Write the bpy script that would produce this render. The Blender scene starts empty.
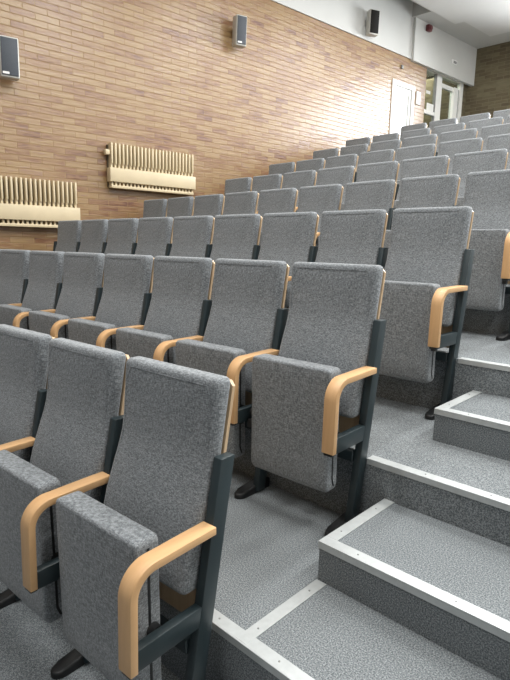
import bpy, bmesh, math, random
from mathutils import Vector, Matrix
random.seed(7)
S = bpy.context.scene
C = S.collection

# ------------------------------------------------------------------ helpers
def obj(name, bm, mat, parent=None, smooth=True, angle=35):
    me = bpy.data.meshes.new(name)
    bmesh.ops.recalc_face_normals(bm, faces=bm.faces)
    if smooth:
        for f in bm.faces: f.smooth = True
        lim = math.radians(angle)
        for e in bm.edges:
            if len(e.link_faces) == 2 and e.calc_face_angle(0) > lim: e.smooth = False
    bm.to_mesh(me); bm.free()
    me.materials.append(mat)
    o = bpy.data.objects.new(name, me); C.objects.link(o)
    if parent: o.parent = parent
    return o

def tag(o, label, cat, group=None):
    o['label'] = label; o['category'] = cat
    if group: o['group'] = group
    return o

def thing(name, label, cat, loc=(0, 0, 0), rz=0, group=None):
    o = bpy.data.objects.new(name, None); C.objects.link(o)
    o.empty_display_size = .1
    o.location = loc; o.rotation_euler = (0, 0, rz)
    return tag(o, label, cat, group)

def struct(name, bm, mat, smooth=False):
    o = obj(name, bm, mat, None, smooth); o['kind'] = 'structure'
    return o

def box(bm, x0, x1, y0, y1, z0, z1, bev=0, seg=2):
    vs = [bm.verts.new((x, y, z)) for x in (x0, x1) for y in (y0, y1) for z in (z0, z1)]
    fs = [(0, 1, 3, 2), (4, 6, 7, 5), (0, 4, 5, 1), (2, 3, 7, 6), (0, 2, 6, 4), (1, 5, 7, 3)]
    faces = [bm.faces.new([vs[i] for i in f]) for f in fs]
    if bev:
        es = list({e for f in faces for e in f.edges})
        bmesh.ops.bevel(bm, geom=es, offset=bev, segments=seg, affect='EDGES', profile=.5)
    return bm

def prism(bm, pts, z0, z1):
    a = [bm.verts.new((x, y, z0)) for x, y in pts]
    b = [bm.verts.new((x, y, z1)) for x, y in pts]
    bm.faces.new(a[::-1]); bm.faces.new(b)
    n = len(pts)
    for i in range(n):
        bm.faces.new((a[i], a[(i + 1) % n], b[(i + 1) % n], b[i]))
    return bm

def tube(bm, pts, r, n=6):
    rings = []
    P = [Vector(p) for p in pts]
    for i, p in enumerate(P):
        t = (P[min(i + 1, len(P) - 1)] - P[max(i - 1, 0)]).normalized()
        up = Vector((0, 1, 0)) if abs(t.y) < .9 else Vector((1, 0, 0))
        a = t.cross(up).normalized(); b = t.cross(a)
        rings.append([bm.verts.new(p + r * (math.cos(2 * math.pi * k / n) * a + math.sin(2 * math.pi * k / n) * b)) for k in range(n)])
    for q, w in zip(rings, rings[1:]):
        for k in range(n):
            bm.faces.new((q[k], q[(k + 1) % n], w[(k + 1) % n], w[k]))
    bm.faces.new(rings[0][::-1]); bm.faces.new(rings[-1])
    return bm

def disc(bm, c, r, h, axis='X', n=16):
    M = {'X': Matrix.Rotation(math.pi / 2, 4, 'Y'), 'Y': Matrix.Rotation(math.pi / 2, 4, 'X'), 'Z': Matrix()}[axis]
    bmesh.ops.create_cone(bm, cap_ends=True, segments=n, radius1=r, radius2=r * .92, depth=h, matrix=Matrix.Translation(c) @ M)
    return bm

NB = bmesh.new

# ------------------------------------------------------------------ materials
def newmat(name):
    m = bpy.data.materials.new(name); m.use_nodes = True
    nt = m.node_tree; b = nt.nodes['Principled BSDF']
    return m, nt, b

def N(nt, t, **kw):
    n = nt.nodes.new(t)
    for k, v in kw.items():
        if k in n.inputs: n.inputs[k].default_value = v
        else: setattr(n, k, v)
    return n

def L(nt, a, b): nt.links.new(a, b)

def ramp(nt, fac, stops):
    r = nt.nodes.new('ShaderNodeValToRGB')
    el = r.color_ramp.elements
    while len(el) < len(stops): el.new(.5)
    for e, (p, c) in zip(el, stops):
        e.position = p; e.color = (*c, 1) if len(c) == 3 else c
    L(nt, fac, r.inputs['Fac'])
    return r.outputs['Color']

def mapped(nt, scale):
    tc = N(nt, 'ShaderNodeTexCoord'); mp = N(nt, 'ShaderNodeMapping')
    mp.inputs['Scale'].default_value = scale
    L(nt, tc.outputs['Object'], mp.inputs['Vector'])
    return mp.outputs['Vector']

def mathn(nt, op, a, b):
    n = N(nt, 'ShaderNodeMath', operation=op)
    for i, v in enumerate((a, b)):
        if isinstance(v, (int, float)): n.inputs[i].default_value = v
        else: L(nt, v, n.inputs[i])
    return n.outputs[0]

def bump(nt, b, h, strength, dist):
    n = N(nt, 'ShaderNodeBump', Strength=strength, Distance=dist)
    L(nt, h, n.inputs['Height']); L(nt, n.outputs['Normal'], b.inputs['Normal'])

def plain(name, col, rough=.5, metal=0, var=.08, scale=12):
    m, nt, b = newmat(name)
    nz = N(nt, 'ShaderNodeTexNoise', Scale=scale, Detail=4.0)
    L(nt, mapped(nt, (1, 1, 1)), nz.inputs['Vector'])
    c = ramp(nt, nz.outputs['Fac'], [(.3, tuple(x * (1 - var) for x in col)), (.7, tuple(min(1, x * (1 + var)) for x in col))])
    L(nt, c, b.inputs['Base Color'])
    b.inputs['Roughness'].default_value = rough; b.inputs['Metallic'].default_value = metal
    return m

def fabric():
    m, nt, b = newmat('woven_grey_fabric')
    a = N(nt, 'ShaderNodeTexNoise', Scale=1.0, Detail=2.0); L(nt, mapped(nt, (85, 85, 420)), a.inputs['Vector'])
    c = N(nt, 'ShaderNodeTexNoise', Scale=1.0, Detail=2.0); L(nt, mapped(nt, (420, 420, 85)), c.inputs['Vector'])
    f = N(nt, 'ShaderNodeTexNoise', Scale=3.0, Detail=2.0); L(nt, mapped(nt, (1, 1, 1)), f.inputs['Vector'])
    s = mathn(nt, 'MULTIPLY', mathn(nt, 'ADD', a.outputs['Fac'], c.outputs['Fac']), .5)
    s2 = mathn(nt, 'ADD', s, mathn(nt, 'MULTIPLY', mathn(nt, 'SUBTRACT', f.outputs['Fac'], .5), .06))
    col = ramp(nt, s2, [(.38, (.095, .104, .113)), (.5, (.190, .206, .220)), (.62, (.325, .345, .362))])
    L(nt, col, b.inputs['Base Color'])
    b.inputs['Roughness'].default_value = .95
    b.inputs['Sheen Weight'].default_value = .25
    b.inputs['Specular IOR Level'].default_value = .15
    bump(nt, b, s, .25, .0015)
    return m

def carpet():
    m, nt, b = newmat('grey_speckled_carpet')
    a = N(nt, 'ShaderNodeTexNoise', Scale=210.0, Detail=3.0); L(nt, mapped(nt, (1, 1, 1)), a.inputs['Vector'])
    w = N(nt, 'ShaderNodeTexNoise', Scale=1.5, Detail=2.0); L(nt, mapped(nt, (1, 1, 1)), w.inputs['Vector'])
    s = mathn(nt, 'ADD', a.outputs['Fac'], mathn(nt, 'MULTIPLY', mathn(nt, 'SUBTRACT', w.outputs['Fac'], .5), .08))
    col = ramp(nt, s, [(.34, (.085, .095, .102)), (.5, (.172, .189, .200)), (.66, (.305, .327, .340))])
    L(nt, col, b.inputs['Base Color'])
    b.inputs['Roughness'].default_value = 1.0
    b.inputs['Specular IOR Level'].default_value = .1
    bump(nt, b, a.outputs['Fac'], .4, .003)
    return m

def wood(name, c0, c1, axis=(6, 6, 60), rough=.42):
    m, nt, b = newmat(name)
    a = N(nt, 'ShaderNodeTexNoise', Scale=1.0, Detail=5.0, Distortion=.4); L(nt, mapped(nt, axis), a.inputs['Vector'])
    L(nt, ramp(nt, a.outputs['Fac'], [(.3, c0), (.7, c1)]), b.inputs['Base Color'])
    b.inputs['Roughness'].default_value = rough
    return m

def brick(name, cols, mortar, rough=(.3, .5), bw=.27, rh=.07, bstr=.5, spec=.5, coordx='X'):
    m, nt, b = newmat(name)
    tc = N(nt, 'ShaderNodeTexCoord'); sp = N(nt, 'ShaderNodeSeparateXYZ'); cb = N(nt, 'ShaderNodeCombineXYZ')
    L(nt, tc.outputs['Object'], sp.inputs[0]); L(nt, sp.outputs[coordx], cb.inputs['X']); L(nt, sp.outputs['Z'], cb.inputs['Y'])
    v = cb.outputs[0]
    bt = N(nt, 'ShaderNodeTexBrick', Scale=1.0)
    bt.inputs['Brick Width'].default_value = bw; bt.inputs['Row Height'].default_value = rh
    bt.inputs['Mortar Size'].default_value = .005; bt.inputs['Mortar Smooth'].default_value = .3
    bt.inputs['Color1'].default_value = (0, 0, 0, 1); bt.inputs['Color2'].default_value = (1, 1, 1, 1)
    bt.inputs['Mortar'].default_value = (.5, .5, .5, 1)
    L(nt, v, bt.inputs['Vector'])
    rnd = N(nt, 'ShaderNodeSeparateColor'); L(nt, bt.outputs['Color'], rnd.inputs[0])
    nz = N(nt, 'ShaderNodeTexNoise', Scale=2.2, Detail=5.0); L(nt, v, nz.inputs['Vector'])
    mp = N(nt, 'ShaderNodeMapping'); mp.inputs['Scale'].default_value = (6, 34, 1); L(nt, v, mp.inputs['Vector'])
    st = N(nt, 'ShaderNodeTexNoise', Scale=1.0, Detail=4.0); L(nt, mp.outputs[0], st.inputs['Vector'])
    f = mathn(nt, 'ADD', mathn(nt, 'MULTIPLY', rnd.outputs[0], .48), mathn(nt, 'ADD', mathn(nt, 'MULTIPLY', nz.outputs['Fac'], .7), mathn(nt, 'MULTIPLY', st.outputs['Fac'], .75)))
    f = mathn(nt, 'SUBTRACT', f, .45)
    n = len(cols)
    col = ramp(nt, f, [(.14 + .74 * i / (n - 1), c) for i, c in enumerate(cols)])
    mx = N(nt, 'ShaderNodeMix', data_type='RGBA')
    L(nt, bt.outputs['Fac'], mx.inputs[0]); L(nt, col, mx.inputs[6]); mx.inputs[7].default_value = (*mortar, 1)
    L(nt, mx.outputs[2], b.inputs['Base Color'])
    mr = N(nt, 'ShaderNodeMapRange'); L(nt, st.outputs['Fac'], mr.inputs[0])
    mr.inputs[3].default_value = rough[0]; mr.inputs[4].default_value = rough[1]
    L(nt, mathn(nt, 'ADD', mr.outputs[0], mathn(nt, 'MULTIPLY', bt.outputs['Fac'], .5)), b.inputs['Roughness'])
    L(nt, mathn(nt, 'MULTIPLY', mathn(nt, 'SUBTRACT', 1.0, mathn(nt, 'MULTIPLY', bt.outputs['Fac'], .9)), spec), b.inputs['Specular IOR Level'])
    h = mathn(nt, 'ADD', mathn(nt, 'MULTIPLY', bt.outputs['Fac'], -1.0), mathn(nt, 'ADD', mathn(nt, 'MULTIPLY', rnd.outputs[0], .3), mathn(nt, 'MULTIPLY', st.outputs['Fac'], 1.1)))
    bump(nt, b, h, bstr, .006)
    return m

def glass():
    m = bpy.data.materials.new('clear_glass'); m.use_nodes = True
    nt = m.node_tree; nt.nodes.clear()
    out = N(nt, 'ShaderNodeOutputMaterial'); mix = N(nt, 'ShaderNodeMixShader')
    tr = N(nt, 'ShaderNodeBsdfTransparent'); gl = N(nt, 'ShaderNodeBsdfGlossy', Roughness=.02)
    tr.inputs['Color'].default_value = (.86, .9, .86, 1)
    fr = N(nt, 'ShaderNodeLayerWeight', Blend=.5)
    L(nt, mathn(nt, 'ADD', mathn(nt, 'MULTIPLY', mathn(nt, 'POWER', fr.outputs['Facing'], 4.0), .35), .03), mix.inputs[0]); L(nt, tr.outputs[0], mix.inputs[1]); L(nt, gl.outputs[0], mix.inputs[2])
    L(nt, mix.outputs[0], out.inputs[0])
    return m

M_FAB = fabric()
M_CARPET = carpet()
M_STEEL = plain('dark_teal_painted_steel', (.020, .032, .037), .42, 0, .1)
M_BLACK = plain('black_plastic', (.010, .011, .012), .5)
M_BEECH = wood('beech_lacquer', (.58, .345, .165), (.69, .43, .22), (30, 5, 5))
M_PLY = wood('beech_plywood', (.40, .21, .095), (.50, .28, .14), (40, 40, 4))
M_ALU = plain('brushed_aluminium', (.47, .495, .50), .45, .3, .05, 40)
M_ALU2 = plain('aluminium_screw', (.25, .26, .26), .4, .6)
M_BRICK = brick('glazed_tan_brick', [(.125, .047, .026), (.215, .108, .048), (.262, .152, .066), (.295, .188, .080), (.25, .142, .085)], (.285, .19, .105), (.24, .42), bstr=.6, spec=.85)
M_DBRICK = brick('olive_brown_brick', [(.085, .066, .043), (.11, .09, .055), (.135, .114, .07), (.165, .142, .09)], (.16, .14, .095), (.6, .9), bstr=.5, spec=.2)
M_WHITE = plain('white_wall_paint', (.56, .56, .54), .7, 0, .02, 3)
M_CEIL = plain('ceiling_paint', (.46, .46, .445), .8, 0, .02, 3)
M_RAFT = plain('ceiling_board', (.56, .56, .55), .8, 0, .02, 3)
M_FRAME = plain('white_frame_paint', (.80, .80, .78), .4, 0, .02)
M_CREAM = plain('cream_radiator_enamel', (.60, .50, .33), .45, 0, .05, 5)
M_CASE = plain('pale_grey_casing', (.55, .54, .50), .45, 0, .03)
M_GRILLE = plain('blue_grey_speaker_grille', (.065, .075, .09), .65, 0, .12, 200)
M_DGRILLE = plain('black_speaker_grille', (.008, .007, .006), .9, 0, .15, 200)
M_RED = plain('dark_red_plastic', (.12, .018, .02), .35)
M_PAPER = plain('white_paper', (.8, .8, .78), .8, 0, .02)
M_GREYP = plain('grey_plastic', (.22, .22, .22), .5)
M_GLASS = glass()
M_PANE = plain('pale_frosted_glass', (.42, .47, .44), .08, 0, .25, 3)

# ------------------------------------------------------------------ layout numbers
PITCH = .5294
LV = {1: -.325, 2: 0, 3: .308, 4: .625}
for n in range(5, 10): LV[n] = LV[4] + .309 * (n - 4)
YTOP = {1: -.359, 2: .609, 3: 1.533, 4: 2.525, 5: 3.47, 6: 4.42, 7: 5.36, 8: 6.31, 9: 7.25}
XC = {1: -.091, 2: -.144, 3: -.150, 4: -.138, 5: -.145, 6: -.22, 7: -.145, 8: -.19, 9: -.21}
TH = {1: .0557, 2: .0411, 3: 0, 4: -.0459, 5: -.04, 6: -.04, 7: -.04, 8: -.04, 9: -.04}
PF = {4: 1.016}
COUNT = {1: 5, 2: 9, 3: 9, 4: 9, 5: 8, 6: 8, 7: 8, 8: 8, 9: 7}
RISER = {1: -1.33, 2: -.428, 3: .470, 4: 1.369, 5: 2.39}       # y of the front edge of each tier
for n in range(6, 10): RISER[n] = YTOP[n - 1] - .135
RTH = {1: 0, 2: 0, 3: 0, 4: 0}
for n in range(5, 10): RTH[n] = -.042
WX, WT = -5.335, .1033                                        # left wall line x = WX + WT*y
YB = 10.96                                                    # back wall
XR = 3.4                                                      # right side
wallx = lambda y: WX + WT * y

# ------------------------------------------------------------------ floor tiers (one carpet) and aisle steps
bm = NB()
def edge_pts(n):
    y, t = RISER[n], RTH[n]
    xl = (WX + WT * y) / (1 - WT * t)
    return [(xl, y + t * xl), (0, y), (XR, y)]
for n in range(1, 10):
    f = edge_pts(n)
    if n < 9: k = edge_pts(n + 1)[::-1]
    else: k = [(XR, YB), (wallx(YB), YB)]
    prism(bm, f + k, -1.4, LV[n])
prism(bm, [(wallx(-4), -4), (XR, -4), (XR, RISER[1]), (wallx(RISER[1]), RISER[1])], -1.4, LV[1] - .309)
floor = struct('floor', bm, M_CARPET)

ORD = {1: 'nearest', 2: 'second', 3: 'third', 4: 'fourth', 5: 'fifth', 6: 'sixth', 7: 'seventh', 8: 'eighth', 9: 'ninth'}
W = .046
def strip_screws(parent, pts):
    for p in pts:
        b = NB(); disc(b, p, .0035, .002, 'Z', 8); obj('screw', b, M_ALU2, parent)

def tier_strip(n):
    y, z, t = RISER[n], LV[n], RTH[n]
    t0 = thing('nosing_strip', {2: 'aluminium nosing strip on the lowest tier edge in view, behind the nearest seat',
                                3: 'aluminium nosing strip on the carpet tier edge behind the second row end seat',
                                4: 'aluminium nosing strip on the carpet tier edge behind the third row end seat'}.get(n, 'aluminium nosing strip on the tier edge behind the %s row' % ORD[n - 1]),
               'metal strip', (0, y, z), 0, 'aluminium strips on the tier edges')
    b = NB()
    box(b, -.098 if n > 2 else -.6, XR - .02, -.004, W, 0, .004, .001, 1)
    box(b, -.098 if n > 2 else -.6, XR - .02, -.004, 0, -.022, .001)
    obj('strip', b, M_ALU, t0, False)
    strip_screws(t0, [(x, .024, .0048) for x in (-.1, .16, .42, .75, 1.1)])
for n in range(2, 10): tier_strip(n)

# strip on the floor along the aisle, from tier edge to step
t0 = thing('floor_strip', 'short aluminium strip on flat carpet running up to the lower step block', 'metal strip', (0, 0, 0))
b = NB(); box(b, -.002, W - .002, RISER[2] + .002, -.006, 0, .0045, .001, 1); obj('strip', b, M_ALU, t0, False)
strip_screws(t0, [(.022, RISER[2] + .08, .0053), (.022, -.08, .0053)])

HB = {1: .1535, 2: .1535, 3: .157}
for n in range(1, 9):
    y0 = RISER[n + 1] - .47; z0 = LV[n]; h = HB.get(n, .155)
    d = .47
    t0 = thing('step_block', {2: 'grey carpeted step block with aluminium edging beside the second row end seat',
                              3: 'grey carpeted step block with aluminium edging beside the third row end seat',
                              1: 'grey carpeted step block beside the nearest row end seat'}.get(n, 'grey carpeted step block in the aisle beside the %s row' % ORD[n]),
               'step', (0, y0, z0), 0, 'carpeted step blocks in the aisle')
    b = NB(); box(b, 0, XR - .02, 0, d - .002, 0, h - .001); obj('step_body', b, M_CARPET, t0, False)
    b = NB()
    box(b, -.003, XR - .02, -.004, W, h - .001, h + .004, .001, 1)
    box(b, -.003, XR - .02, -.004, 0, h - .024, h - .001)
    obj('front_nosing', b, M_ALU, t0, False)
    b = NB()
    box(b, -.003, W, W, d - .002, h - .001, h + .004, .001, 1)
    box(b, -.004, 0, 0, d - .002, h - .024, h - .001)
    obj('side_nosing', b, M_ALU, t0, False)
    strip_screws(t0, [(.15, .022, h + .0046), (.5, .022, h + .0046), (.9, .022, h + .0046), (.02, .11, h + .0046), (.02, .36, h + .0046)])

# ------------------------------------------------------------------ theatre seat
# local frame: x across (0 = middle of the seat), y = depth with tops near .61, z from the tier carpet
def interp(tab, z):
    tab = sorted(tab)
    if z <= tab[0][0]: return tab[0][1]
    for (a, u), (c, v) in zip(tab, tab[1:]):
        if z <= c: return u + (v - u) * (z - a) / (c - a)
    return tab[-1][1]

FRONT = [(.49, .400), (.6, .421), (.69, .445), (.76, .470), (.83, .497), (.88, .515), (.94, .524), (1.0, .529), (1.143, .541)]
BACK = lambda z: .402 + .183 * z
def slab(stations, hw, cols=9, bulge=.006, bev=.016, seg=3, cx=0):
    """rounded upholstered slab: stations (z, y_front, y_back)"""
    bm = NB()
    fr, bk = [], []
    for i, (z, yf, yb) in enumerate(stations):
        e = math.sin(math.pi * min(1, max(0, i / (len(stations) - 1))))
        r = []; r2 = []
        for k in range(cols):
            u = -1 + 2 * k / (cols - 1)
            r.append(bm.verts.new((u * hw, yf - bulge * (1 - u * u) * (.4 + .6 * e), z)))
            r2.append(bm.verts.new((u * hw, yb, z)))
        fr.append(r); bk.append(r2)
    n = len(stations)
    for i in range(n - 1):
        for k in range(cols - 1):
            bm.faces.new((fr[i][k], fr[i][k + 1], fr[i + 1][k + 1], fr[i + 1][k]))
            bm.faces.new((bk[i][k + 1], bk[i][k], bk[i + 1][k], bk[i + 1][k + 1]))
        for k, flip in ((0, 0), (cols - 1, 1)):
            f = (fr[i][k], fr[i + 1][k], bk[i + 1][k], bk[i][k])
            bm.faces.new(f if not flip else f[::-1])
    for i, flip in ((0, 0), (n - 1, 1)):
        for k in range(cols - 1):
            f = (fr[i][k], bk[i][k], bk[i][k + 1], fr[i][k + 1])
            bm.faces.new(f if not flip else f[::-1])
    bmesh.ops.recalc_face_normals(bm, faces=bm.faces)
    # round the top / bottom corners seen from the front first, then every sharp edge
    cor = [e for e in bm.edges if abs(e.verts[0].co.z - e.verts[1].co.z) < 1e-6 and abs(abs(e.verts[0].co.x) - hw) < 1e-6 and abs(abs(e.verts[1].co.x) - hw) < 1e-6 and e.calc_face_angle(0) > 1.0]
    bmesh.ops.bevel(bm, geom=cor, offset=.022, segments=4, affect='EDGES', profile=.5)
    es = [e for e in bm.edges if len(e.link_faces) == 2 and e.calc_face_angle(0) > .75]
    bmesh.ops.bevel(bm, geom=es, offset=bev, segments=seg, affect='EDGES', profile=.5)
    if cx: bmesh.ops.translate(bm, verts=bm.verts, vec=(cx, 0, 0))
    return bm

HWB = .232
CX = .009
PX = PITCH / 2                                                # post centre
def post_line_back(z): return .4125 + .178 * z

def stand(parent, s):
    """post, bracket, armrest and foot at x = s*PX"""
    x = s * PX; hw = .0175
    bm = NB()
    v = []
    for z in (.012, .912):
        yb = post_line_back(z)
        v += [bm.verts.new((x + a, y, z)) for a, y in ((-hw, yb - .060), (hw, yb - .060), (hw, yb), (-hw, yb))]
    bm.faces.new(v[0:4][::-1]); bm.faces.new(v[4:8])
    for i in range(4): bm.faces.new((v[i], v[(i + 1) % 4], v[4 + (i + 1) % 4], v[4 + i]))
    bmesh.ops.bevel(bm, geom=list(bm.edges), offset=.004, segments=2, affect='EDGES', profile=.5)
    obj('side_post', bm, M_STEEL, parent)
    # bracket from post to the armrest's front drop
    bm = NB(); box(bm, x - .016, x + .016, .19, post_line_back(.43) - .02, .40, .466, .004)
    obj('arm_bracket', bm, M_STEEL, parent)
    # bent armrest
    path = []
    R = .075; zt = .700; yf = .178; x += .006 * s
    path.append((.479, zt + .004)); path.append((.40, zt + .003)); path.append((yf + R + .02, zt))
    for a in range(0, 91, 10):
        t = math.radians(a)
        path.append((yf + R - R * math.sin(t), zt - R + R * math.cos(t)))
    path.append((yf - .004, .415))
    bm = NB(); rings = []
    for i, (y, z) in enumerate(path):
        a = path[max(0, i - 1)]; c = path[min(len(path) - 1, i + 1)]
        t = Vector((c[0] - a[0], c[1] - a[1])).normalized(); nn = Vector((t.y, -t.x))
        h = .0125; w = .028
        rings.append([bm.verts.new((x + sx, y + nn.x * sn, z + nn.y * sn)) for sx, sn in ((-w, -h), (w, -h), (w, h), (-w, h))])
    for q, r in zip(rings, rings[1:]):
        for k in range(4): bm.faces.new((q[k], q[(k + 1) % 4], r[(k + 1) % 4], r[k]))
    bm.faces.new(rings[0][::-1]); bm.faces.new(rings[-1])
    bmesh.ops.recalc_face_normals(bm, faces=bm.faces)
    es = [e for e in bm.edges if e.calc_face_angle(0) > .9]
    bmesh.ops.bevel(bm, geom=es, offset=.003, segments=2, affect='EDGES', profile=.5)
    obj('armrest', bm, M_BEECH, parent)
    bm = NB(); box(bm, x - .022, x + .018, .166, .192, .403, .4155, .003, 1)
    x -= .006 * s
    obj('end_cap', bm, M_BLACK, parent)
    # foot
    bm = NB(); pts = []
    w = .031; y0 = .288; y1 = .465; x -= .028
    for a in range(0, 181, 20):
        t = math.radians(180 + a); pts.append((x + w * math.cos(t), y0 + w * math.sin(t) * 1.3))
    pts += [(x + w, y1), (x - w, y1)]
    prism(bm, pts, .001, .026)
    top = [e for e in bm.edges if all(q.co.z > .02 for q in e.verts)]
    for q in bm.verts:
        if q.co.z > .02: q.co.z += .03 * max(0, (q.co.y - y0)) / .2
    bmesh.ops.bevel(bm, geom=top, offset=.009, segments=3, affect='EDGES', profile=.5)
    obj('foot', bm, M_BLACK, parent)

def make_seat():
    root = thing('auditorium_seat', 'x', 'seat')
    zs = [.49, .55, .62, .69, .74, .79, .84, .89, .94, 1.0, 1.07, 1.143]
    c = obj('back_cushion', slab([(z, interp(FRONT, z), BACK(z) - .001) for z in zs], HWB, 9, .007, .02, 4, CX), M_FAB, root, True, 60)
    # piping round the front face
    bm = NB(); q = HWB - .024; path = []
    fy = lambda x, z: interp(FRONT, z) - .0062 * (1 - (x / HWB) ** 2) * .7 - .0005
    for z in (.52, .6, .7, .76, .83, .9, 1.0, 1.07): path.append((-q, fy(q, z), z))
    for x in (-.9, -.5, 0, .5, .9): path.append((x * q, fy(x * q, 1.118), 1.118))
    for z in (.52, .6, .7, .76, .83, .9, 1.0, 1.07)[::-1]: path.append((q, fy(q, z), z))
    tube(bm, [(a + CX, b_, z) for a, b_, z in path], .0011, 6)
    obj('piping', bm, M_FAB, c)
    # bent plywood back panel
    bm = NB(); rows = []
    zz = [.365, .5, .7, .9, 1.05, 1.112]
    for z in zz + [1.128]:
        hw = HWB - .0005 if z < 1.12 else HWB - .018
        rows.append([bm.verts.new((a, y, z)) for a, y in ((CX - hw, BACK(z)), (CX + hw, BACK(z)), (CX + hw, BACK(z) + .012), (CX - hw, BACK(z) + .012))])
    for a, d in zip(rows, rows[1:]):
        for k in range(4): bm.faces.new((a[k], a[(k + 1) % 4], d[(k + 1) % 4], d[k]))
    bm.faces.new(rows[0][::-1]); bm.faces.new(rows[-1])
    obj('back_panel', bm, M_PLY_EDGE, root, False)
    # tipped-up seat: outer pad, dark seam, inner cushion
    zs = [.190, .22, .30, .40, .50, .60, .67, .728]
    fy0 = lambda z: .250 - .012 * (z - .2)
    sp = obj('seat_pad', slab([(z, fy0(z) + (.014 if z < .2 else 0), fy0(z) + .088 - (.012 if z < .2 else 0)) for z in zs], .2115, 9, .005, .013, 4, .005), M_FAB, root, True, 60)
    for e in (-1, 1):                                         # dark seam down each side of the pad
        bm = NB(); a = []
        for z in (.215, .25, .32, .42, .52, .62, .70):
            y = fy0(z) + .044 + (.012 if z < .22 else 0)
            a.append([bm.verts.new((e * .2112 + .005 + dx, y + d, z)) for dx, d in ((-.0016, -.0045), (.0016, -.0045), (.0016, .0045), (-.0016, .0045))])
        for u, w_ in zip(a, a[1:]):
            for k in range(4): bm.faces.new((u[k], u[(k + 1) % 4], w_[(k + 1) % 4], w_[k]))
        bm.faces.new(a[0][::-1]); bm.faces.new(a[-1])
        obj('seam_strip', bm, M_BLACK, sp, False)
    for s in (-1, 1):
        bm = NB(); box(bm, s * .2265 - .0155, s * .2265 + .0155, .262, .292, .375, .415, .004)
        disc(bm, (s * .2265, .30, .44), .022, .03, 'X', 14)
        obj('hinge', bm, M_BLACK, root)
    bm = NB(); box(bm, -PX + .02, PX - .02, .405, .435, .30, .35, .003, 1)
    obj('cross_rail', bm, M_STEEL, root)
    stand(root, 1)
    return root

M_PLY_EDGE = wood('pale_beech_plywood', (.50, .35, .21), (.60, .44, .28), (40, 40, 4))
proto = make_seat()
def dup(root):
    r = root.copy(); C.objects.link(r)
    for ch in list(root.children):
        c = ch.copy(); C.objects.link(c); c.parent = r
        for g in ch.children:
            d = g.copy(); C.objects.link(d); d.parent = c
    return r
stand_tmp = thing('stand', 'x', 'x'); stand(stand_tmp, -1)
stand_parts = list(stand_tmp.children)
CNT = ['', 'second', 'third', 'fourth', 'fifth', 'sixth', 'seventh', 'eighth', 'ninth']
first = True
for n in range(1, 10):
    for k in range(COUNT[n]):
        if first: o = proto; first = False
        else: o = dup(proto)
        th = TH[n]
        xr = XC[n] - k * PITCH * PF.get(n, 1) * math.cos(th) - .244
        yr = YTOP[n] - (XC[n] - xr) * math.sin(th) - .608
        # rotate about the seat's own middle (origin sits at y = 0 of its profile, depth .608)
        o.location = (xr + .608 * math.sin(th), yr + .608 * (1 - math.cos(th)), LV[n])
        o.rotation_euler = (0, 0, th)
        rowname = 'nearest row' if n == 1 else '%s row' % ORD[n]
        last = k == COUNT[n] - 1
        if n == 9: rowname = 'rearmost row'
        if k == 0 and n <= 4:
            lab = 'tipped-up grey fabric seat with beech armrest at the aisle end of the %s' % rowname
        elif n <= 2:
            lab = 'grey fabric tip-up seat with beech armrest, %s from the aisle in the %s' % (CNT[k], rowname)
        else:
            j = COUNT[n] - 1 - k
            lab = ('grey fabric tip-up seat closest to the brick wall in the %s' % rowname) if j == 0 else \
                  ('grey fabric tip-up seat, %s from the brick wall in the %s' % (CNT[j], rowname))
        tag(o, lab, 'seat', 'grey tip-up seats in the tiered rows')
        if last:
            for p in stand_parts:
                c = p.copy(); C.objects.link(c); c.parent = o
for p in stand_parts: bpy.data.objects.remove(p)
bpy.data.objects.remove(stand_tmp)

# ------------------------------------------------------------------ left wall (own frame: x along the wall, y into the wall, z up)
WROT = math.atan2(1, WT); WK = math.sqrt(1 + WT * WT)
def onwall(o): o.location = (WX, 0, 0); o.rotation_euler = (0, 0, WROT); return o
def s_of(y): return y * WK
BT = 4.862
S0, SE, SB = s_of(-4), s_of(9.19), s_of(YB)
ds0, ds1 = s_of(8.06), s_of(8.80); DZ = 4.37
bm = NB()
box(bm, S0, ds0, 0, .3, -1.4, BT); box(bm, ds1, SE, 0, .3, -1.4, BT); box(bm, ds0, ds1, 0, .3, DZ, BT); box(bm, ds0, ds1, 0, .3, -1.4, LV[9])
onwall(struct('wall_left', bm, M_BRICK))
bm = NB(); box(bm, S0, SB, -.015, .3, BT, 7.0)
onwall(struct('wall_left', bm, M_WHITE))
bm = NB(); box(bm, S0, s_of(8.6), -.024, -.0, BT - .03, BT + .012)
onwall(struct('trim_1', bm, M_WHITE))
# boxed-out white band above the glazed opening
bm = NB(); box(bm, s_of(8.6), SB, -.07, 0, 4.80, 5.6); box(bm, SE, SB, 0, .2, 4.885, 5.6)
onwall(struct('trim_2', bm, M_WHITE))
bm = NB(); box(bm, 10.845, SB, .085, .3, -.5, 4.84)
onwall(struct('wall_left', bm, M_DBRICK))

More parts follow.
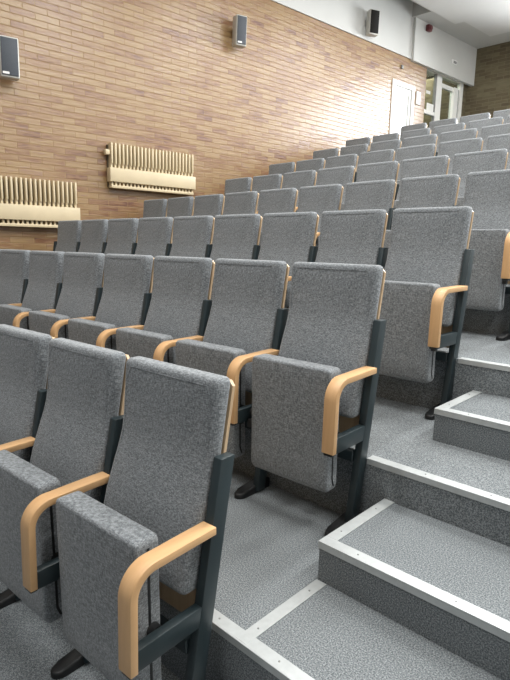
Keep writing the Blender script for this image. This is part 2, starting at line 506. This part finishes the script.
# white door with pale glass
bm = NB(); fw = .085
box(bm, ds0, ds0 + fw, -.02, .1, LV[9], DZ, .004); box(bm, ds1 - fw, ds1, -.02, .1, LV[9], DZ, .004); box(bm, ds0 + fw, ds1 - fw, -.02, .1, DZ - fw, DZ, .004)
door1 = onwall(struct('door_1', bm, M_FRAME))
bm = NB(); a, c = ds0 + fw + .004, ds1 - fw - .022
z0, z1 = LV[9] + .01, DZ - fw - .006
lw = .10
box(bm, a, a + lw, .0, .05, z0, z1, .003); box(bm, c - lw * .55, c, .0, .05, z0, z1, .003)
box(bm, a + lw, c - lw * .55, .0, .05, z1 - .11, z1, .003); box(bm, a + lw, c - lw * .55, .0, .05, z0, z0 + .85, .003)
leaf = obj('door_leaf', bm, M_FRAME, door1)
bm = NB(); box(bm, a + lw, c - lw * .55, .02, .03, z0 + .85, z1 - .11); obj('pane', bm, M_PANE, leaf, False)
bm = NB(); box(bm, c - .004, ds1 - fw, .03, .1, z0, z1); obj('hinge_gap_shade', bm, M_BLACK, door1, False)  # black strip in place of the shade in the hinge gap

# glazed opening: sidelight and glass door
gz = 4.87; g0, g1 = SE + .02, 10.845; ga, gb = 9.785, 9.962; gy0, gy1 = .09, .16
bm = NB()
box(bm, g0, g0 + .05, gy0, gy1, LV[9], gz, .004); box(bm, ga, gb, gy0 - .01, gy1, LV[9], gz, .004)
box(bm, 10.722, g1, gy0 - .01, gy1, LV[9], gz, .004); box(bm, g0, g1, gy0, gy1, 4.825, gz + .02, .004)
box(bm, g0 + .05, ga, gy0, gy1, 3.99, 4.065, .004); box(bm, g0 + .05, ga, gy0, gy1, LV[9], LV[9] + .1, .004)
win = onwall(struct('window_1', bm, M_FRAME))
bm = NB(); box(bm, g0 + .05, ga, .12, .128, LV[9] + .1, 4.825); obj('pane', bm, M_GLASS, win, False)
bm = NB(); box(bm, ga - .03, ga - .002, .092, .15, 4.065, 4.825); box(bm, ga - .03, ga - .002, .092, .15, LV[9] + .1, 3.99); obj('gasket', bm, M_GREYP, win, False)
bm = NB(); d0, d1 = gb + .004, 10.614; dz = 4.685
box(bm, d0, d0 + .03, gy0, gy1, LV[9], dz, .004); box(bm, 10.445, d1, gy0 - .03, gy1, LV[9], dz, .004)
box(bm, d0, d1, gy0, gy1, dz - .085, dz, .004); box(bm, d0, d1, gy0, gy1, LV[9], LV[9] + .3, .004)
door2 = onwall(struct('door_2', bm, M_FRAME))
bm = NB(); box(bm, d0 + .03, 10.445, .12, .128, LV[9] + .3, dz - .085); obj('pane', bm, M_GLASS, door2, False)
bm = NB(); box(bm, d0, 10.72, .12, .128, dz + .004, 4.825); obj('transom_pane', bm, M_GLASS, door2, False)
bm = NB(); box(bm, d1 + .002, 10.72, .11, .15, LV[9], dz); obj('gap_shade_strip', bm, M_GREYP, door2, False)  # grey strip standing in for the shaded gap beside the leaf
# corridor behind the glass
bm = NB(); box(bm, s_of(8.3), s_of(12.2), 1.6, 1.75, LV[9] - .2, 5.4)
onwall(struct('wall_corridor', bm, M_DBRICK))
bm = NB(); box(bm, s_of(8.3), s_of(12.2), .3, 1.6, LV[9] - .2, LV[9]); onwall(struct('floor', bm, M_CARPET))
bm = NB(); box(bm, s_of(8.3), s_of(12.2), .3, 1.6, 5.2, 5.4); onwall(struct('ceiling', bm, M_CEIL))
# notices
bm = NB(); box(bm, 9.50, 9.765, .112, .1185, 4.075, 4.215)
tag(onwall(obj('paper_notice', bm, M_PAPER, None, False)), 'white paper notice stuck low on the glass sidelight beside the glazed door', 'notice')
bm = NB(); box(bm, 9.45, 9.60, .112, .1185, 4.39, 4.45)
tag(onwall(obj('paper_notice', bm, M_PAPER, None, False)), 'small white notice stuck higher on the glass sidelight', 'notice')
bm = NB(); box(bm, ds1 + .06, ds1 + .20, -.03, .0, 4.06, 4.30, .006)
tag(onwall(obj('wall_plate', bm, M_FRAME, None)), 'white wall plate on brick just right of the white door', 'wall plate')
bm = NB(); box(bm, s_of(8.30), s_of(8.36), -.03, 0, 4.60, 4.67, .01)
tag(onwall(obj('wall_sensor', bm, M_GREYP, None)), 'small dark fitting on brick above the white door', 'sensor')

# small items on the white band
bm = NB(); box(bm, s_of(8.93), s_of(9.06), -.15, -.07, 5.40, 5.52, .02)
al = onwall(obj('alarm_sounder', bm, M_RED, None)); tag(al, 'small dark red alarm sounder high on the white band under the ceiling', 'alarm')
bm = NB(); disc(bm, (s_of(9.0), -.155, 5.46), .045, .02, 'Y', 16); obj('sounder_dome', bm, M_RED, al)
bm = NB(); box(bm, s_of(9.96), s_of(10.16), -.085, -.07, 5.05, 5.13, .004)
sg = onwall(obj('door_sign', bm, M_FRAME, None)); tag(sg, 'small pale sign plate on the white band above the glazed door', 'sign')
bm = NB(); box(bm, s_of(10.02), s_of(10.14), -.088, -.085, 5.06, 5.11); obj('sign_face', bm, M_GREYP, sg, False)
bm = NB(); box(bm, s_of(5.72), s_of(5.82), -.06, -.015, 5.18, 5.26, .008)
cm = onwall(obj('wall_camera', bm, M_CASE, None)); tag(cm, 'small pale camera fitting on the white wall at the top edge of the photo', 'camera')
bm = NB(); box(bm, s_of(5.68), s_of(5.92), -.2, -.06, 5.13, 5.21, .012); obj('camera_body', bm, M_CASE, cm)
bm = NB(); disc(bm, (s_of(5.82), -.17, 5.12), .028, .03, 'Z', 16); obj('lens', bm, M_BLACK, cm)

# radiators
def radiator(y0, y1, z0, z1, label, valve):
    t0 = thing('wall_radiator', label, 'radiator', (WX, 0, 0), WROT, 'cream convector radiators on the brick wall')
    a, c, h = s_of(y0), s_of(y1), z1 - z0
    nf = int(round((c - a) / .0525)); st = (c - a) / nf
    Z = lambda f: z1 - f * h
    bm = NB(); box(bm, a, c, -.02, -.006, Z(.97), Z(.03)); obj('back_plate', bm, M_GAPSHADE, t0, False)
    for i in range(nf):
        x = a + (i + .5) * st
        b = NB()
        box(b, x - .0105, x + .0105, -.11, -.02, Z(.46), Z(0), .004)
        box(b, x - .0125, x + .0125, -.088, -.02, Z(.58), Z(.44), .004)
        obj('fin', b, M_CREAM, t0)
    bm = NB(); box(bm, a - .012, c + .012, -.125, -.02, Z(.86), Z(.545), .006); obj('front_panel', bm, M_CREAM, t0)
    bm = NB()
    for i in range(nf): 
        x = a + (i + .5) * st; box(bm, x - .011, x + .011, -.095, -.02, Z(.95), Z(.86))
    obj('lower_grille', bm, M_CREAM, t0, False)
    bm = NB(); box(bm, a + .01, c - .01, -.11, -.02, Z(1), Z(.935), .005); obj('bottom_rail', bm, M_CREAM, t0)
    if valve:
        bm = NB(); box(bm, a - .055, a + .004, -.10, -.03, Z(.27), Z(.15), .012); obj('valve', bm, M_CREAM, t0)
    bm = NB()
    for f in (.12, .88):
        x = a + f * (c - a); box(bm, x - .02, x + .02, -.02, .0, Z(.8), Z(.2))
    obj('bracket', bm, M_CREAM, t0, False)
M_GAPSHADE = plain('radiator_gap_shade', (.07, .05, .028), .6, 0, .05, 5)  # shade between the ribs, put into the back plate's colour
radiator(2.27, 3.515, 1.895, 2.435, 'cream ribbed radiator on brick wall, the higher one nearer the doors', True)
radiator(.60, 1.845, 1.375, 1.915, 'cream ribbed radiator on brick wall, the lower one cut off by the left edge', False)

# loudspeakers
def speaker(y, z, h, w, d, yaw, tilt, label, face, logo):
    t0 = thing('loudspeaker', label, 'speaker', (wallx(y), y, z), WROT + yaw, 'loudspeakers on the side wall')
    # local: x along the wall, -y out into the room
    def lean(bm):
        bmesh.ops.rotate(bm, verts=bm.verts, cent=(0, -.07, 0), matrix=Matrix.Rotation(tilt, 3, 'X')); return bm
    bm = NB(); box(bm, -w / 2, w / 2, -.07 - d, -.07, -h / 2, h / 2, .014, 3); obj('cabinet', lean(bm), M_CASE, t0)
    bm = NB(); box(bm, -w / 2 + .012, w / 2 - .012, -.082 - d, -.068 - d, -h / 2 + .02, h / 2 - .016, .006); obj('grille', lean(bm), face, t0)
    if logo:
        bm = NB(); box(bm, -w / 2 + .02, -w / 2 + .085, -.086 - d, -.08 - d, -h / 2 + .03, -h / 2 + .052); obj('badge', lean(bm), M_FRAME, t0, False)
    else:
        bm = NB(); box(bm, -w / 2 + .004, w / 2 - .004, -.078 - d, -.06 - d, -h / 2 - .002, -h / 2 + .028, .004); obj('bottom_trim', lean(bm), M_CASE, t0)
    bm = NB(); box(bm, -.03, .03, -.085, .0 if yaw == 0 else .012, -.06, .06, .004); obj('wall_bracket', bm, M_BLACK, t0)
speaker(1.15, 3.13, .40, .19, .15, -.16, .06, 'grey-fronted loudspeaker on brick wall at the left edge of the photo', M_GRILLE, True)
speaker(4.29, 4.19, .39, .165, .14, -.22, .06, 'grey-fronted loudspeaker high on the brick wall between radiator and ceiling', M_GRILLE, True)
speaker(7.27, 5.08, .40, .19, .13, -.35, .03, 'black-fronted loudspeaker on the white band above the brick', M_DGRILLE, False)

# ------------------------------------------------------------------ back wall, ceiling
bm = NB()
bx0, bx1, bz0, bz1 = -2.75, 1.2, 3.9, 5.25
box(bm, -6.2, bx0, YB, YB + .3, -1.4, 7); box(bm, bx1, XR + .3, YB, YB + .3, -1.4, 7)
box(bm, bx0, bx1, YB, YB + .3, -1.4, bz0); box(bm, bx0, bx1, YB, YB + .3, bz1, 7)
struct('wall_back', bm, M_DBRICK)
bm = NB()
for i in range(5):
    x = bx0 + (bx1 - bx0) * i / 4; box(bm, x - .03, x + .03, YB + .02, YB + .1, bz0, bz1)
box(bm, bx0, bx1, YB + .02, YB + .1, bz0, bz0 + .06); box(bm, bx0, bx1, YB + .02, YB + .1, bz1 - .06, bz1)
struct('window_2', bm, M_FRAME)

bm = NB(); wy0, wy1, wz0, wz1 = 2.6, 9.6, 2.9, 5.2
box(bm, XR, XR + .3, -4, wy0, -1.4, 6.5); box(bm, XR, XR + .3, wy1, YB, -1.4, 6.5)
box(bm, XR, XR + .3, wy0, wy1, -1.4, wz0); box(bm, XR, XR + .3, wy0, wy1, wz1, 6.5)
struct('wall_right', bm, M_WHITE)
bm = NB()
for i in range(6):
    y = wy0 + (wy1 - wy0) * i / 5; box(bm, XR + .05, XR + .12, y - .03, y + .03, wz0, wz1)
box(bm, XR + .05, XR + .12, wy0, wy1, wz0, wz0 + .06); box(bm, XR + .05, XR + .12, wy0, wy1, wz1 - .06, wz1)
struct('window_3', bm, M_FRAME)

CZ = 5.562; SY = 8.54
bm = NB()
def ceil_poly(pts, z0, z1): prism(bm, pts, z0, z1)
ceil_poly([(wallx(SY) - .3, SY), (XR + .3, SY), (XR + .3, YB + .3), (wallx(YB) - .3, YB + .3)], CZ, CZ + .9)
ceil_poly([(wallx(-4) + .40, -4), (XR + .3, -4), (XR + .3, SY), (wallx(SY) + .40, SY)], CZ, CZ + .9)
ceil_poly([(wallx(-4) - .3, -4), (wallx(-4) + .40, -4), (wallx(SY) + .40, SY), (wallx(SY) - .3, SY)], CZ + .7, CZ + .9)
struct('ceiling', bm, M_CEIL)
bm = NB(); off = .58
prism(bm, [(wallx(3) + off, 3), (XR, 3), (XR, 9.25), (wallx(9.25) + off - .1, 9.25)], CZ - .05, CZ)
struct('ceiling', bm, M_RAFT)
bm = NB()
prism(bm, [(wallx(9.25) + off + .08, 9.25), (XR, 9.25), (XR, 10.3), (wallx(10.3) + off + .08, 10.3)], CZ - .05, CZ)
struct('ceiling', bm, M_RAFT)

# ------------------------------------------------------------------ light
def area(name, loc, rot, sx, sy, power, col=(1, 1, 1)):
    l = bpy.data.lights.new(name, 'AREA'); l.shape = 'RECTANGLE'; l.size = sx; l.size_y = sy; l.energy = power; l.color = col
    o = bpy.data.objects.new(name, l); C.objects.link(o); o.location = loc; o.rotation_euler = rot
    return o
for x in (-1.8, .3, 2.4):
    for y in (.1, 2.7, 5.3, 7.8):
        area('unseen_ceiling_light', (x, y, CZ - .08), (0, 0, 0), .35, 1.5, 80, (1, .985, .95))
for x in (-1.8, .3):
    area('unseen_ceiling_light', (x, -2.4, CZ - .08), (0, 0, 0), .35, 1.5, 60, (1, .985, .95))  # added pair with no known lamps here, brightens the nearest seats
area('corridor_light', (wallx(9.8) - 1.0, 9.8, 5.15), (0, 0, 0), .6, 2.5, 60, (1, .97, .9))
# daylight in the rear window
wl = area('side_daylight', (XR + .14, (wy0 + wy1) / 2, (wz0 + wz1) / 2), (0, math.pi / 2, 0), wz1 - wz0, wy1 - wy0, 85, (.95, .98, 1))
wl = area('window_daylight', ((bx0 + bx1) / 2, YB + .12, (bz0 + bz1) / 2), (-math.pi / 2 + .17, 0, 0), bx1 - bx0, bz1 - bz0, 540, (.95, .98, 1)); wl.data.spread = math.radians(105)
w = bpy.data.worlds.new('world'); S.world = w; w.use_nodes = True
nt = w.node_tree; bg = nt.nodes['Background']
bg.inputs[0].default_value = (.93, .97, 1, 1); bg.inputs[1].default_value = .20

# ------------------------------------------------------------------ camera
F = 530.0; yaw, pitch, roll = -.75517, -.17626, .01973
fw_ = Vector((math.sin(yaw) * math.cos(pitch), math.cos(yaw) * math.cos(pitch), math.sin(pitch)))
rt = Vector((math.cos(yaw), -math.sin(yaw), 0)); up = rt.cross(fw_)
c, s = math.cos(roll), math.sin(roll)
rt, up = c * rt + s * up, -s * rt + c * up
cam = bpy.data.cameras.new('camera'); co = bpy.data.objects.new('camera', cam); C.objects.link(co)
cam.sensor_fit = 'VERTICAL'; cam.sensor_height = 36; cam.lens = F / 680 * 36; cam.clip_start = .02
m = Matrix((rt, up, -fw_)).transposed().to_4x4(); m.translation = (1.0394, -1.4707, 1.2159)
co.matrix_world = m
S.camera = co

vs = S.view_settings
vs.view_transform = 'Standard'; vs.look = 'None'; vs.gamma = 1; vs.use_curve_mapping = False; vs.exposure = 0
